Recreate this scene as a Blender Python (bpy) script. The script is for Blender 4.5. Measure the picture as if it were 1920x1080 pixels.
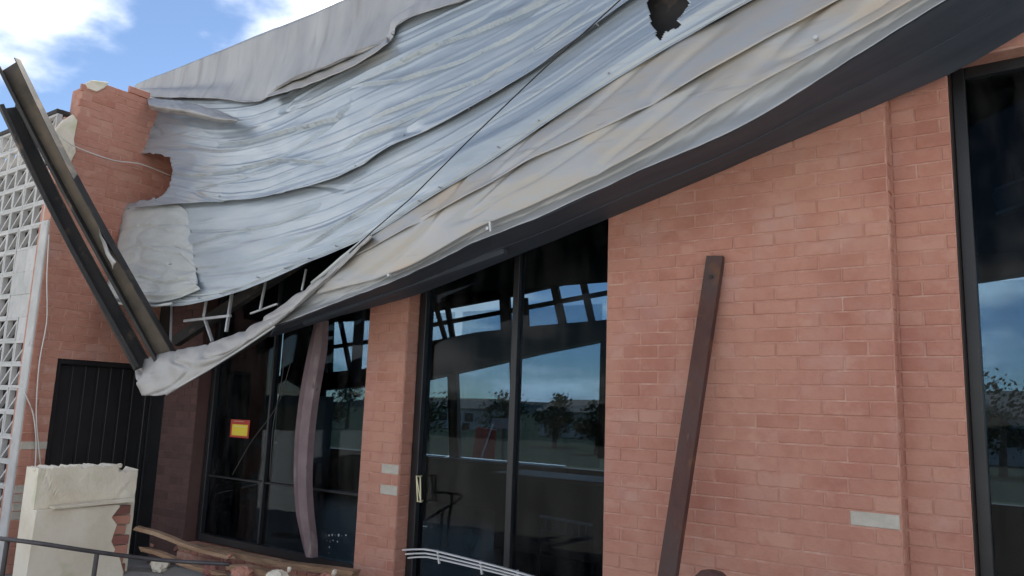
import bpy, bmesh, math, random
from mathutils import Vector, Matrix, noise
random.seed(7)
S = bpy.context.scene
for o in list(bpy.data.objects): bpy.data.objects.remove(o)
COL = S.collection
# ------------------------------------------------------------------ camera
AZ, PITCH, ROLL = math.radians(54.3), math.radians(9.1), math.radians(2.1)
CAM = Vector((0, -4.4, 1.6)); FPX = 1445.0
fh = Vector((-math.cos(AZ), math.sin(AZ), 0))
fwd = fh*math.cos(PITCH) + Vector((0, 0, math.sin(PITCH)))
r0 = fh.cross(Vector((0, 0, 1))); u0 = r0.cross(fwd)
RT = r0*math.cos(ROLL) + u0*math.sin(ROLL); UP = u0*math.cos(ROLL) - r0*math.sin(ROLL)
cd = bpy.data.cameras.new('camera'); co = bpy.data.objects.new('camera', cd); COL.objects.link(co)
co.matrix_world = Matrix(((RT.x, UP.x, -fwd.x, CAM.x), (RT.y, UP.y, -fwd.y, CAM.y), (RT.z, UP.z, -fwd.z, CAM.z), (0, 0, 0, 1)))
cd.sensor_width = 36; cd.lens = FPX/1920*36; cd.clip_start = .05; cd.clip_end = 6000
S.camera = co
S.render.resolution_x, S.render.resolution_y = 1024, 576
# ------------------------------------------------------------------ sky, sun, exposure
SUN_EL, SUN_AZ = math.radians(50), Vector((-.52, .85, 0)).normalized()      # the sun stands behind the building
W = bpy.data.worlds.new('World'); S.world = W; W.use_nodes = True
nt = W.node_tree; nt.nodes.clear(); N = nt.nodes.new; K = nt.links.new
sky = N('ShaderNodeTexSky'); sky.sky_type = 'NISHITA'; sky.sun_disc = False
sky.sun_elevation = SUN_EL; sky.sun_rotation = math.atan2(SUN_AZ.x, SUN_AZ.y)
sky.air_density = .85; sky.dust_density = .05; sky.ozone_density = 2.0
tc = N('ShaderNodeTexCoord'); sep = N('ShaderNodeSeparateXYZ'); K(tc.outputs['Generated'], sep.inputs[0])
ad = N('ShaderNodeMath'); ad.operation = 'ADD'; ad.inputs[1].default_value = .22; K(sep.outputs[2], ad.inputs[0])
mx = N('ShaderNodeMath'); mx.operation = 'MAXIMUM'; mx.inputs[1].default_value = .1; K(ad.outputs[0], mx.inputs[0])
dv = N('ShaderNodeVectorMath'); dv.operation = 'DIVIDE'; K(tc.outputs['Generated'], dv.inputs[0])
cmb = N('ShaderNodeCombineXYZ')
for i in range(3): K(mx.outputs[0], cmb.inputs[i])
K(cmb.outputs[0], dv.inputs[1])
of = N('ShaderNodeVectorMath'); of.operation = 'ADD'; of.inputs[1].default_value = (2.78, 9.62, 0); K(dv.outputs[0], of.inputs[0])
n1 = N('ShaderNodeTexNoise'); n1.inputs['Scale'].default_value = 1.15; n1.inputs['Detail'].default_value = 7; n1.inputs['Roughness'].default_value = .52
K(of.outputs[0], n1.inputs['Vector'])
cr = N('ShaderNodeValToRGB'); cr.color_ramp.elements[0].position = .46; cr.color_ramp.elements[1].position = .58
cr.color_ramp.interpolation = 'EASE'; K(n1.outputs['Fac'], cr.inputs[0])
n2 = N('ShaderNodeTexNoise'); n2.inputs['Scale'].default_value = 2.6; n2.inputs['Detail'].default_value = 5; K(of.outputs[0], n2.inputs['Vector'])
c2 = N('ShaderNodeValToRGB'); c2.color_ramp.elements[0].position = .3; c2.color_ramp.elements[1].position = .66
c2.color_ramp.elements[0].color = (9.5, 9.8, 10.4, 1); c2.color_ramp.elements[1].color = (18, 17.8, 17.4, 1); K(n2.outputs['Fac'], c2.inputs[0])
mix = N('ShaderNodeMixRGB'); K(cr.outputs[0], mix.inputs[0]); K(sky.outputs[0], mix.inputs[1]); K(c2.outputs[0], mix.inputs[2])
bg = N('ShaderNodeBackground'); bg.inputs[1].default_value = .07; K(mix.outputs[0], bg.inputs[0])
wo = N('ShaderNodeOutputWorld'); K(bg.outputs[0], wo.inputs[0])
sl = bpy.data.lights.new('sun', 'SUN'); sl.energy = 4.6; sl.angle = math.radians(.5); sl.color = (1, .95, .87)
so = bpy.data.objects.new('sun', sl); COL.objects.link(so)
sd = SUN_AZ*math.cos(SUN_EL) + Vector((0, 0, math.sin(SUN_EL))); so.rotation_euler = sd.to_track_quat('Z', 'Y').to_euler()
so.location = (-6, 10, 20)
V = S.view_settings; V.view_transform = 'Standard'; V.look = 'None'; V.exposure = 1.18; V.gamma = 1; V.use_curve_mapping = False
# ------------------------------------------------------------------ helpers
def ray(x, y): return fwd + RT*((x-960)/FPX) - UP*((y-540)/FPX)
def at(x, y, Y):                       # photograph pixel -> point on the vertical plane y = Y
    d = ray(x, y); return CAM + d*((Y-CAM.y)/d.y)
def atx(x, y, X):                      # photograph pixel -> point on the vertical plane x = X
    d = ray(x, y); return CAM + d*((X-CAM.x)/d.x)
def pix(P):
    d = P-CAM; z = d.dot(fwd); return 960+FPX*d.dot(RT)/z, 540-FPX*d.dot(UP)/z
def inpoly(p, poly):
    x, y = p; c = False; j = len(poly)-1
    for i in range(len(poly)):
        if (poly[i][1] > y) != (poly[j][1] > y) and x < (poly[j][0]-poly[i][0])*(y-poly[i][1])/(poly[j][1]-poly[i][1])+poly[i][0]: c = not c
        j = i
    return c
def tag(o, label=None, cat=None, group=None, kind=None):
    for k, v in (('label', label), ('category', cat), ('group', group), ('kind', kind)):
        if v: o[k] = v
    return o
def empty(name, loc=(0, 0, 0)):
    o = bpy.data.objects.new(name, None); o.location = loc; o.empty_display_size = .2; COL.objects.link(o); return o
PARENT_LOC = {}
def link(name, me, mat, parent=None, loc=None):
    o = bpy.data.objects.new(name, me); COL.objects.link(o)
    if mat and not me.materials: me.materials.append(mat)
    if loc is not None: o.location = loc
    if parent:
        o.parent = parent
        o.matrix_parent_inverse = Matrix.Translation(world_loc(parent)).inverted()
    return o
def world_loc(o):
    return Vector(o.location)          # parents are only moved, never turned
def mesh(name, vs, fs, mat, parent=None, smooth=False):
    me = bpy.data.meshes.new(name); me.from_pydata([tuple(v) for v in vs], [], fs); me.update()
    if smooth:
        for p in me.polygons: p.use_smooth = True
    return link(name, me, mat, parent)
class MB:
    def __init__(s): s.v = []; s.f = []
    def box(s, a, b):
        (x0, y0, z0), (x1, y1, z1) = a, b; n = len(s.v)
        s.v += [(x0, y0, z0), (x1, y0, z0), (x1, y1, z0), (x0, y1, z0), (x0, y0, z1), (x1, y0, z1), (x1, y1, z1), (x0, y1, z1)]
        s.f += [tuple(n+i for i in q) for q in ((3, 2, 1, 0), (4, 5, 6, 7), (0, 1, 5, 4), (1, 2, 6, 5), (2, 3, 7, 6), (3, 0, 4, 7))]; return s
    def bar(s, p, q, w, h, up=(0, 0, 1)):           # rectangular bar from p to q
        p, q = Vector(p), Vector(q); d = (q-p).normalized(); u = Vector(up)
        if abs(d.dot(u)) > .98: u = Vector((0, 1, 0))
        a = d.cross(u).normalized(); b = a.cross(d); n = len(s.v)
        for c in (p, q):
            for i, j in ((-1, -1), (1, -1), (1, 1), (-1, 1)): s.v.append(tuple(c+a*(i*w/2)+b*(j*h/2)))
        s.f += [tuple(n+i for i in t) for t in ((0, 1, 2, 3), (7, 6, 5, 4), (0, 4, 5, 1), (1, 5, 6, 2), (2, 6, 7, 3), (3, 7, 4, 0))]; return s
    def tube(s, pts, r, k=8):
        pts = [Vector(p) for p in pts]; n0 = len(s.v); m = len(pts)
        for i, p in enumerate(pts):
            d = (pts[min(i+1, m-1)]-pts[max(i-1, 0)]).normalized(); u = Vector((0, 0, 1)) if abs(d.z) < .9 else Vector((1, 0, 0))
            a = d.cross(u).normalized(); b = a.cross(d)
            rr = r[i] if isinstance(r, (list, tuple)) else r
            for j in range(k): t = 2*math.pi*j/k; s.v.append(tuple(p+a*(rr*math.cos(t))+b*(rr*math.sin(t))))
        for i in range(m-1):
            for j in range(k): s.f.append((n0+i*k+j, n0+i*k+(j+1) % k, n0+(i+1)*k+(j+1) % k, n0+(i+1)*k+j))
        s.f.append(tuple(n0+j for j in reversed(range(k)))); s.f.append(tuple(n0+(m-1)*k+j for j in range(k))); return s
    def prism(s, poly, ax, a, b):                   # polygon in the plane across axis ax, from a to b
        n = len(s.v); m = len(poly)
        for t in (a, b):
            for u, w in poly: s.v.append((t, u, w) if ax == 'x' else ((u, t, w) if ax == 'y' else (u, w, t)))
        s.f.append(tuple(range(n, n+m))); s.f.append(tuple(reversed(range(n+m, n+2*m))))
        for i in range(m): j = (i+1) % m; s.f.append((n+i, n+m+i, n+m+j, n+j))
        return s
    def build(s, name, mat, parent=None, bevel=0, smooth=False):
        me = bpy.data.meshes.new(name); me.from_pydata(s.v, [], s.f); me.update()
        bm = bmesh.new(); bm.from_mesh(me); bmesh.ops.recalc_face_normals(bm, faces=bm.faces)
        if bevel: bmesh.ops.bevel(bm, geom=bm.edges[:], offset=bevel, segments=1, affect='EDGES', clamp_overlap=True)
        bm.to_mesh(me); bm.free()
        if smooth:
            for p in me.polygons: p.use_smooth = True
        return link(name, me, mat, parent)
# ------------------------------------------------------------------ materials
def mat(name, cols, scale=4, rough=.7, metal=0, bump=0, bscale=None, stretch=(1, 1, 1), coords='Object', detail=5, spots=None, objrand=False, pos=None, spec=None, wspots=None):
    m = bpy.data.materials.new(name); m.use_nodes = True; t = m.node_tree; b = t.nodes['Principled BSDF']; L = t.links.new
    tc = t.nodes.new('ShaderNodeTexCoord'); mp = t.nodes.new('ShaderNodeMapping'); mp.inputs['Scale'].default_value = stretch
    src = tc.outputs[coords]
    if coords == 'World':
        pass
    L(src, mp.inputs[0])
    nz = t.nodes.new('ShaderNodeTexNoise'); nz.inputs['Scale'].default_value = scale; nz.inputs['Detail'].default_value = detail; nz.inputs['Roughness'].default_value = .6
    vec = mp.outputs[0]
    if objrand:                                     # shift the pattern from one piece to the next
        oi = t.nodes.new('ShaderNodeObjectInfo'); a = t.nodes.new('ShaderNodeVectorMath'); a.operation = 'ADD'
        sc = t.nodes.new('ShaderNodeMath'); sc.operation = 'MULTIPLY'; sc.inputs[1].default_value = 37.; L(oi.outputs['Random'], sc.inputs[0])
        L(mp.outputs[0], a.inputs[0]); L(sc.outputs[0], a.inputs[1]); vec = a.outputs[0]
    L(vec, nz.inputs['Vector'])
    r = t.nodes.new('ShaderNodeValToRGB'); e = r.color_ramp.elements
    k = len(cols)
    while len(e) < k: e.new(.5)
    for i, c in enumerate(cols): e[i].position = (.3+.4*i/max(1, k-1)) if pos is None else pos[i]; e[i].color = (*c, 1)
    fac = nz.outputs['Fac']
    if objrand:
        ma = t.nodes.new('ShaderNodeMath'); ma.operation = 'MULTIPLY_ADD'; ma.inputs[1].default_value = objrand; L(oi.outputs['Random'], ma.inputs[0])
        mb = t.nodes.new('ShaderNodeMath'); mb.operation = 'SUBTRACT'; mb.inputs[1].default_value = objrand/2; L(nz.outputs['Fac'], mb.inputs[0]); L(mb.outputs[0], ma.inputs[2]); fac = ma.outputs[0]
    L(fac, r.inputs[0]); outc = r.outputs[0]
    if spots:                                       # stains: colour, scale, lower and upper threshold, stretch
        for c, ssc, lo, hi, st in spots:
            mp2 = t.nodes.new('ShaderNodeMapping'); mp2.inputs['Scale'].default_value = st; L(src, mp2.inputs[0])
            n2 = t.nodes.new('ShaderNodeTexNoise'); n2.inputs['Scale'].default_value = ssc; n2.inputs['Detail'].default_value = 6; L(mp2.outputs[0], n2.inputs['Vector'])
            r2 = t.nodes.new('ShaderNodeValToRGB'); r2.color_ramp.elements[0].position = lo; r2.color_ramp.elements[1].position = hi; L(n2.outputs['Fac'], r2.inputs[0])
            mm = t.nodes.new('ShaderNodeMixRGB'); mm.inputs[2].default_value = (*c, 1); L(r2.outputs[0], mm.inputs[0]); L(outc, mm.inputs[1]); outc = mm.outputs[0]
    if wspots:                                      # broad weathering that runs across many pieces
        ge = t.nodes.new('ShaderNodeNewGeometry')
        for c, ssc, lo, hi, amt in wspots:
            n3 = t.nodes.new('ShaderNodeTexNoise'); n3.inputs['Scale'].default_value = ssc; n3.inputs['Detail'].default_value = 4; L(ge.outputs['Position'], n3.inputs['Vector'])
            r3 = t.nodes.new('ShaderNodeMapRange'); r3.inputs[1].default_value = lo; r3.inputs[2].default_value = hi; r3.inputs[4].default_value = amt; L(n3.outputs['Fac'], r3.inputs[0])
            m3 = t.nodes.new('ShaderNodeMixRGB'); m3.inputs[2].default_value = (*c, 1); L(r3.outputs[0], m3.inputs[0]); L(outc, m3.inputs[1]); outc = m3.outputs[0]
    L(outc, b.inputs['Base Color']); b.inputs['Roughness'].default_value = rough; b.inputs['Metallic'].default_value = metal
    if spec is not None: b.inputs['Specular IOR Level'].default_value = spec
    if bump:
        nb = t.nodes.new('ShaderNodeTexNoise'); nb.inputs['Scale'].default_value = bscale or scale*6; nb.inputs['Detail'].default_value = 6; L(vec, nb.inputs['Vector'])
        bp = t.nodes.new('ShaderNodeBump'); bp.inputs['Strength'].default_value = bump; bp.inputs['Distance'].default_value = .01; L(nb.outputs['Fac'], bp.inputs['Height']); L(bp.outputs[0], b.inputs['Normal'])
    return m
BR = [(.385, .168, .122), (.425, .20, .148), (.45, .222, .165), (.42, .19, .14), (.475, .25, .188)]
WSP = [((.52, .285, .205), 1.3, .44, .70, .5), ((.33, .125, .095), 2.1, .52, .72, .5), ((.47, .32, .29), 3.2, .54, .75, .4)]
M = {}
M['brick'] = mat('brick', BR, 5, .9, bump=.35, bscale=55, objrand=.30, spots=[((.55, .36, .28), 7, .62, .8, (1, 1, 1)), ((.25, .10, .08), 9, .68, .82, (1, 1, 1))], wspots=WSP, spec=.25)
M['brick_pale'] = mat('brick_pale', [(.40, .37, .31), (.52, .48, .42)], 14, .85, bump=.3)
M['brick_dark'] = mat('brick_dark', [(.20, .085, .07), (.27, .11, .09)], 8, .9, bump=.4, objrand=.4)
M['brick_shaded'] = mat('shaded_brick', [(.075, .04, .036), (.11, .058, .052)], 8, .9, bump=.4, objrand=.4)  # brick darkened to carry the shade under the fallen canopy in its colour
M['mortar'] = mat('mortar', [(.42, .205, .155), (.47, .25, .19), (.54, .34, .27)], 9, .95, bump=.5, bscale=90, spec=.2)
M['parapet'] = mat('parapet_concrete', [(.34, .34, .36), (.42, .42, .43)], 2, .85, bump=.2)
M['flash'] = mat('grey_flashing', [(.30, .30, .31), (.355, .355, .36), (.40, .40, .405)], 2.2, .55, .25, stretch=(2.2, 2, .5), bump=.05, bscale=30, spots=[((.27, .265, .26), 3, .58, .75, (3, 1, .4))])
M['sheet'] = mat('galvanised_sheet', [(.30, .345, .39), (.355, .40, .44), (.405, .445, .475)], 2.0, .40, .42, stretch=(.7, 1, 3.2), bump=.05, bscale=25,
                 spots=[((.42, .43, .43), 2.2, .56, .76, (.6, 1, 2.0)), ((.27, .29, .315), 4.5, .60, .76, (.4, 1, 7))])
M['sheet_end'] = mat('pale_sheet_end', [(.40, .42, .415), (.50, .515, .505)], 3, .5, .15, stretch=(1, 1, 3), bump=.08, bscale=30)  # paler than the main sheet
M['beige'] = mat('stained_gutter_metal', [(.43, .355, .285), (.41, .37, .32), (.37, .375, .38), (.41, .375, .33), (.37, .385, .40)], 1.1, .45, .3, stretch=(.7, 1, 2.2), bump=.06, bscale=25,
                 spots=[((.46, .375, .285), 1.5, .58, .75, (1, 1, 2)), ((.26, .245, .23), 5, .62, .76, (.4, 1, 4))])
M['edge'] = mat('sheet_fold_metal', [(.32, .335, .35), (.40, .41, .42)], 3, .45, .35, stretch=(.5, 1, 4), bump=.06, bscale=25)
M['flap'] = mat('bent_flap_metal', [(.27, .265, .26), (.35, .34, .33), (.42, .41, .40)], 2.2, .5, .2, stretch=(1, 1, 2), bump=.08, bscale=25, spots=[((.24, .23, .22), 5, .64, .78, (.6, 1, 3))])
M['soffit'] = mat('soffit_shade_paint', [(.045, .058, .078), (.07, .084, .105)], 3, .6, stretch=(.4, 3, 1), bump=.1)  # dark blue-grey puts the shade of the canopy underside into the colour
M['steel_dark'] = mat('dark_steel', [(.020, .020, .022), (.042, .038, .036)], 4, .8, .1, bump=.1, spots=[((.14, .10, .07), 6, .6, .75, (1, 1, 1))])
M['steel_in'] = mat('dusty_channel_inside', [(.05, .042, .034), (.15, .12, .088)], 3, .8, .1, bump=.1, spots=[((.07, .06, .055), 5, .55, .7, (1, 1, 1))])
M['strut'] = mat('pale_strut_steel', [(.40, .41, .43), (.55, .56, .57)], 6, .5, .3)
M['frame'] = mat('black_window_frame', [(.010, .010, .012), (.018, .018, .02)], 5, .4)
M['frame_brown'] = mat('dark_brown_frame', [(.020, .012, .011), (.032, .018, .015)], 5, .5)
M['plaster'] = mat('cream_plaster', [(.62, .54, .42), (.70, .63, .51), (.76, .70, .59)], 3, .9, bump=.35, bscale=40, spots=[((.50, .49, .30), 3.5, .60, .78, (1, 1, 1)), ((.33, .31, .29), 6, .66, .8, (1, 1, .6))])
M['white_block'] = mat('white_concrete_block', [(.42, .42, .41), (.55, .54, .53)], 5, .9, bump=.3, objrand=.35, spots=[((.26, .25, .25), 8, .64, .8, (1, 1, 1))])
M['post'] = mat('rusty_brown_steel', [(.045, .019, .017), (.085, .036, .028), (.075, .048, .044)], 4, .75, .1, stretch=(1, 1, .5), bump=.45, bscale=60, spots=[((.15, .065, .032), 9, .58, .70, (1, 1, .5)), ((.13, .11, .10), 14, .64, .72, (2, 2, .3))])
M['wood'] = mat('splintered_timber', [(.20, .12, .07), (.33, .20, .12), (.42, .29, .19)], 4, .85, stretch=(1, 1, 8), bump=.4, objrand=.4)
M['rail'] = mat('rail_steel', [(.06, .055, .06), (.11, .10, .10)], 8, .55, .4)
M['bent_trim'] = mat('bent_trim_paint', [(.14, .095, .10), (.21, .15, .16)], 5, .6, bump=.3, spots=[((.28, .23, .21), 9, .6, .75, (1, 1, .4)), ((.07, .05, .05), 12, .64, .75, (1, 1, .5))])
M['asphalt'] = mat('asphalt', [(.035, .042, .03), (.055, .06, .045)], .05, 1, spec=0)
M['paving'] = mat('paving_concrete', [(.20, .19, .18), (.30, .285, .27)], 1.5, .95, bump=.3, bscale=60)
M['hill'] = mat('far_hill', [(.016, .026, .034), (.028, .038, .042)], .01, 1, spec=0)
M['bounce_yard'] = mat('bounce_yard_concrete', [(.40, .39, .36), (.48, .465, .43)], .8, .95, bump=.2, bscale=60)
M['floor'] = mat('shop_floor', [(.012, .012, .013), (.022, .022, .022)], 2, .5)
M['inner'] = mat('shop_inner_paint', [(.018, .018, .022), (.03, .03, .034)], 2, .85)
M['inner_pale'] = mat('shop_pale_paint', [(.30, .28, .27), (.38, .36, .35)], 2, .8)
M['roofslab'] = mat('roof_slab', [(.20, .20, .20), (.26, .26, .26)], 2, .9)
M['yellow'] = mat('sign_yellow', [(.78, .60, .03), (.85, .68, .06)], 6, .5)
M['red'] = mat('sign_red', [(.42, .035, .02), (.5, .05, .03)], 6, .5)
M['ink'] = mat('sign_ink', [(.04, .035, .03), (.06, .05, .04)], 6, .6)
M['white'] = mat('white_paint', [(.72, .72, .71), (.8, .8, .79)], 5, .6)
M['cable'] = mat('black_cable', [(.012, .012, .013), (.02, .02, .02)], 5, .6)
M['wire'] = mat('pale_wire', [(.55, .52, .48), (.66, .63, .6)], 5, .6)
M['brass'] = mat('pale_brass', [(.50, .45, .28), (.62, .56, .38)], 8, .4, .5)
M['alu'] = mat('aluminium_strip', [(.52, .52, .54), (.66, .66, .68)], 6, .4, .5, stretch=(1, 1, 4))
M['lamp'] = mat('lamp_casing', [(.55, .55, .55), (.68, .68, .68)], 5, .5)
def glass(tint, name):
    m = bpy.data.materials.new(name); m.use_nodes = True; t = m.node_tree; t.nodes.clear(); L = t.links.new
    o = t.nodes.new('ShaderNodeOutputMaterial'); mx = t.nodes.new('ShaderNodeMixShader'); fr = t.nodes.new('ShaderNodeFresnel'); fr.inputs[0].default_value = 1.2
    tr = t.nodes.new('ShaderNodeBsdfTransparent'); tr.inputs[0].default_value = (*tint, 1)
    gl = t.nodes.new('ShaderNodeBsdfGlossy'); gl.inputs['Roughness'].default_value = .015
    tc = t.nodes.new('ShaderNodeTexCoord'); nz = t.nodes.new('ShaderNodeTexNoise'); nz.inputs['Scale'].default_value = 1.4; L(tc.outputs['Object'], nz.inputs['Vector'])
    bp = t.nodes.new('ShaderNodeBump'); bp.inputs['Strength'].default_value = .12; bp.inputs['Distance'].default_value = .02; L(nz.outputs['Fac'], bp.inputs['Height']); L(bp.outputs[0], gl.inputs['Normal'])
    L(fr.outputs[0], mx.inputs[0]); L(tr.outputs[0], mx.inputs[1]); L(gl.outputs[0], mx.inputs[2])
    df = t.nodes.new('ShaderNodeBsdfDiffuse'); df.inputs[0].default_value = (.35, .33, .30, 1); m2 = t.nodes.new('ShaderNodeMixShader')      # dust and smears
    mp = t.nodes.new('ShaderNodeMapping'); mp.inputs['Scale'].default_value = (3, 1, .8); L(tc.outputs['Object'], mp.inputs[0])
    n4 = t.nodes.new('ShaderNodeTexNoise'); n4.inputs['Scale'].default_value = 2.2; n4.inputs['Detail'].default_value = 8; n4.inputs['Roughness'].default_value = .7; L(mp.outputs[0], n4.inputs['Vector'])
    r4 = t.nodes.new('ShaderNodeMapRange'); r4.inputs[1].default_value = .42; r4.inputs[2].default_value = .8; r4.inputs[4].default_value = .06; L(n4.outputs['Fac'], r4.inputs[0])
    L(r4.outputs[0], m2.inputs[0]); L(mx.outputs[0], m2.inputs[1]); L(df.outputs[0], m2.inputs[2]); L(m2.outputs[0], o.inputs[0]); return m
M['glass'] = glass((.36, .44, .50), 'window_glass'); M['glass_back'] = glass((.72, .78, .82), 'back_glass')
# ------------------------------------------------------------------ ground and far setting
tag(MB().box((-3000, -3000, -.6), (3000, 3000, -.12)).build('ground', M['asphalt']), kind='structure')
tag(MB().box((-40, -34, -.5), (30, -3.104, -.08)).build('bounce_forecourt', M['bounce_yard']), kind='structure')  # added pale ground out of view, bouncing fill light onto the shop front
tag(MB().box((-14, -3.1, -.5), (9, 6.3, 0)).build('pavement', M['paving'], bevel=.01), kind='structure')
def hills():
    vs, fs = [], []; n = 120; R0, R1 = 700, 1500
    for i in range(n):
        a = 2*math.pi*i/n; h = 6+22*max(0, noise.fractal(Vector((math.cos(a)*2.3+5, math.sin(a)*2.3, .4)), 1, 2, 4)+.55)
        for r, z in ((R0, -3), (R0+250, h*.55), (R1, h), (R1+400, -3)): vs.append((math.cos(a)*r, math.sin(a)*r, z+noise.noise(Vector((a*9, r, 0)))*3))
    for i in range(n):
        j = (i+1) % n
        for k in range(3): fs.append((i*4+k, i*4+k+1, j*4+k+1, j*4+k))
    return mesh('hills', vs, fs, M['hill'], smooth=True)
tag(hills(), kind='structure')
# ------------------------------------------------------------------ bricks
CH, BL, JT = .078, .235, .009
BM = {}
def brick_mesh(L, mk='brick'):
    key = (round(L, 3), mk)
    if key not in BM:
        l, h, d, e = L/2, (CH-JT)/2, .03, .003
        vs = [(-l, d, -h), (l, d, -h), (l, d, h), (-l, d, h), (-l, e, -h), (l, e, -h), (l, e, h), (-l, e, h), (-l+e, 0, -h+e), (l-e, 0, -h+e), (l-e, 0, h-e), (-l+e, 0, h-e)]
        fs = [(8, 9, 10, 11), (4, 5, 9, 8), (5, 6, 10, 9), (6, 7, 11, 10), (7, 4, 8, 11), (0, 1, 5, 4), (1, 2, 6, 5), (2, 3, 7, 6), (3, 0, 4, 7)]
        me = bpy.data.meshes.new('brick'); me.from_pydata(vs, [], fs); me.update(); me.materials.append(M[mk]); BM[key] = me
    return BM[key]
def lay(parent, a0, a1, z0, z1, plane, face, shown=None, skip=None, special=None, proud=.004, off=0):
    """bricks on a face: 'y-' lies on y=plane looking at -y with a = x; 'x+' lies on x=plane looking at +x with a = y"""
    rest = MB(); rng = random.Random(int(a0*1000)+int(plane*77)); c = int(math.floor(z0/CH+1e-6))
    while c*CH < z1-1e-4:
        z = c*CH+CH/2; s = a0-((c+off) % 2)*BL/2; 
        while s < a1-1e-4:
            b0, b1 = max(s, a0), min(s+BL, a1); L = b1-b0-JT; ctr = (b0+b1)/2; s += BL
            if L < .02 or (skip and skip(ctr, z)): continue
            pr = proud+rng.uniform(-.0022, .0022)
            P = Vector((ctr, plane-pr, z)) if face == 'y-' else Vector((plane+pr, ctr, z))
            mk = (special(ctr, z) if special else None) or 'brick'
            if shown is None or shown(P):
                o = bpy.data.objects.new('brick', brick_mesh(L, mk)); COL.objects.link(o)
                o.location = P; o.rotation_euler = (rng.uniform(-.008, .008), rng.uniform(-.004, .004), (0 if face == 'y-' else math.pi/2)+rng.uniform(-.006, .006))
                o.parent = parent; o.matrix_parent_inverse = Matrix.Translation(world_loc(parent)).inverted()
            elif face == 'y-': rest.box((ctr-L/2, plane-pr, z-CH/2+JT/2), (ctr+L/2, plane+.02, z+CH/2-JT/2))
            else: rest.box((plane-.02, ctr-L/2, z-CH/2+JT/2), (plane+pr, ctr+L/2, z+CH/2-JT/2))
        c += 1
    if rest.v: tag(rest.build('brick_courses', M['brick'], parent), kind='stuff')
def inframe(P, m=12):
    x, y = pix(P); return -m < x < 1920+m and -m < y < 1080+m
# ------------------------------------------------------------------ the shop building
HEAD, TOPZ, PARZ = 3.5, 4.25, 5.16
B = empty('shop_building', (-3, 0, 0))
tag(B, 'red brick shop building with tall black framed windows under the collapsed metal canopy', 'building')
P_L, P_R = (-4.575, -4.155); BAY2R = -2.34; PAN_R = -.69; BAY3L = -.40; BAY3R = 1.9
def wall(name, x0, x1, y0, y1, z0, z1): return MB().box((x0, y0, z0), (x1, y1, z1)).build(name, M['mortar'], B)
w = MB().box((-7.45, 0, 0), (-6.88, .3, HEAD)).build('brick_pilaster', M['brick_shaded'], B); lay(w, -7.45, -6.88, 0, HEAD, 0, 'y-', shown=lambda P: inframe(P) and pix(P)[1] > 560, special=lambda a, z: 'brick_shaded')
MB().box((-7.79, .06, 0), (-7.452, .3, HEAD)).build('corner_wall', M['frame'], B)
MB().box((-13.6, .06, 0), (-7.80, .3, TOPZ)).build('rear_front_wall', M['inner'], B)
w = wall('brick_pillar', P_L, P_R, 0, .26, 0, HEAD)
lay(w, P_L, P_R, 0, HEAD, 0, 'y-', shown=lambda P: inframe(P) and pix(P)[1] > 520,
    special=lambda a, z: 'brick_pale' if (a > -4.42 and (abs(z-at(715, 887, 0).z) < CH/2 or abs(z-at(715, 920, 0).z) < CH/2)) else None)
lay(w, .002, .14, 0, HEAD, P_R, 'x+', shown=lambda P: inframe(P) and pix(P)[1] > 520, off=1)
w = wall('brick_wall_panel', BAY2R, PAN_R, -.1, .26, 0, HEAD)
wp = at(1645, 978, -.1)
def pan_special(a, z):
    if abs(z-wp.z) < CH/2 and wp.x-.14 < a < wp.x+.14: return 'brick_pale'
    return None
lay(w, BAY2R, PAN_R, 0, HEAD, -.1, 'y-', shown=lambda P: inframe(P) and pix(P)[1] > 170+(1660-pix(P)[0])*.42, special=pan_special)
lay(w, -.096, -.004, 0, HEAD, PAN_R, 'x+', shown=lambda P: inframe(P) and pix(P)[1] > 150, off=1)
w = wall('brick_wall_strip', PAN_R+.0, BAY3L, 0.002, .26, 0, HEAD)
lay(w, PAN_R+.008, BAY3L, 0, HEAD, .002, 'y-', shown=lambda P: inframe(P) and pix(P)[1] > 60)
w = wall('window_head_wall', BAY3L, BAY3R, .004, .26, HEAD, TOPZ); lay(w, BAY3L, BAY3R, HEAD+.03, TOPZ, .004, 'y-', shown=inframe)
w = wall('brick_end_wall', BAY3R, 4.5, 0, .26, 0, TOPZ); lay(w, BAY3R, 4.5, 0, TOPZ, 0, 'y-', shown=lambda P: False)
wall('upper_wall', -7.79, BAY3L, .01, .3, HEAD, TOPZ)
MB().box((-8.6, -.10, TOPZ), (4.5, .2, PARZ-.03)).build('parapet', M['parapet'], B)
# sills under bays 1 and 2
def sill(x0, x1, z, name='brick_sill'):
    w = MB().box((x0, -.05, 0), (x1, .26, z-.006)).build(name, M['mortar'], B)
    n = max(1, round((x1-x0)/.115)); d = (x1-x0)/n
    for i in range(n):
        o = link('brick', sill_mesh(d), None, w, Vector((x0+d*(i+.5), .1, z+random.uniform(-.004, .006)))); o.rotation_euler = (random.uniform(-.03, .03), random.uniform(-.02, .02), random.uniform(-.02, .02))
def sill_mesh(d):
    k = ('sill', round(d, 3))
    if k not in BM:
        me = bpy.data.meshes.new('brick'); m = MB().box((-d/2+.005, -.165, -.07), (d/2-.005, .1, 0)); me.from_pydata(m.v, [], m.f); me.update()
        bm = bmesh.new(); bm.from_mesh(me); bmesh.ops.bevel(bm, geom=bm.edges[:], offset=.005, segments=1, affect='EDGES'); bm.to_mesh(me); bm.free()
        me.materials.append(M['brick']); BM[k] = me
    return BM[k]
sill(-6.88, P_L-.004, .27)
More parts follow.
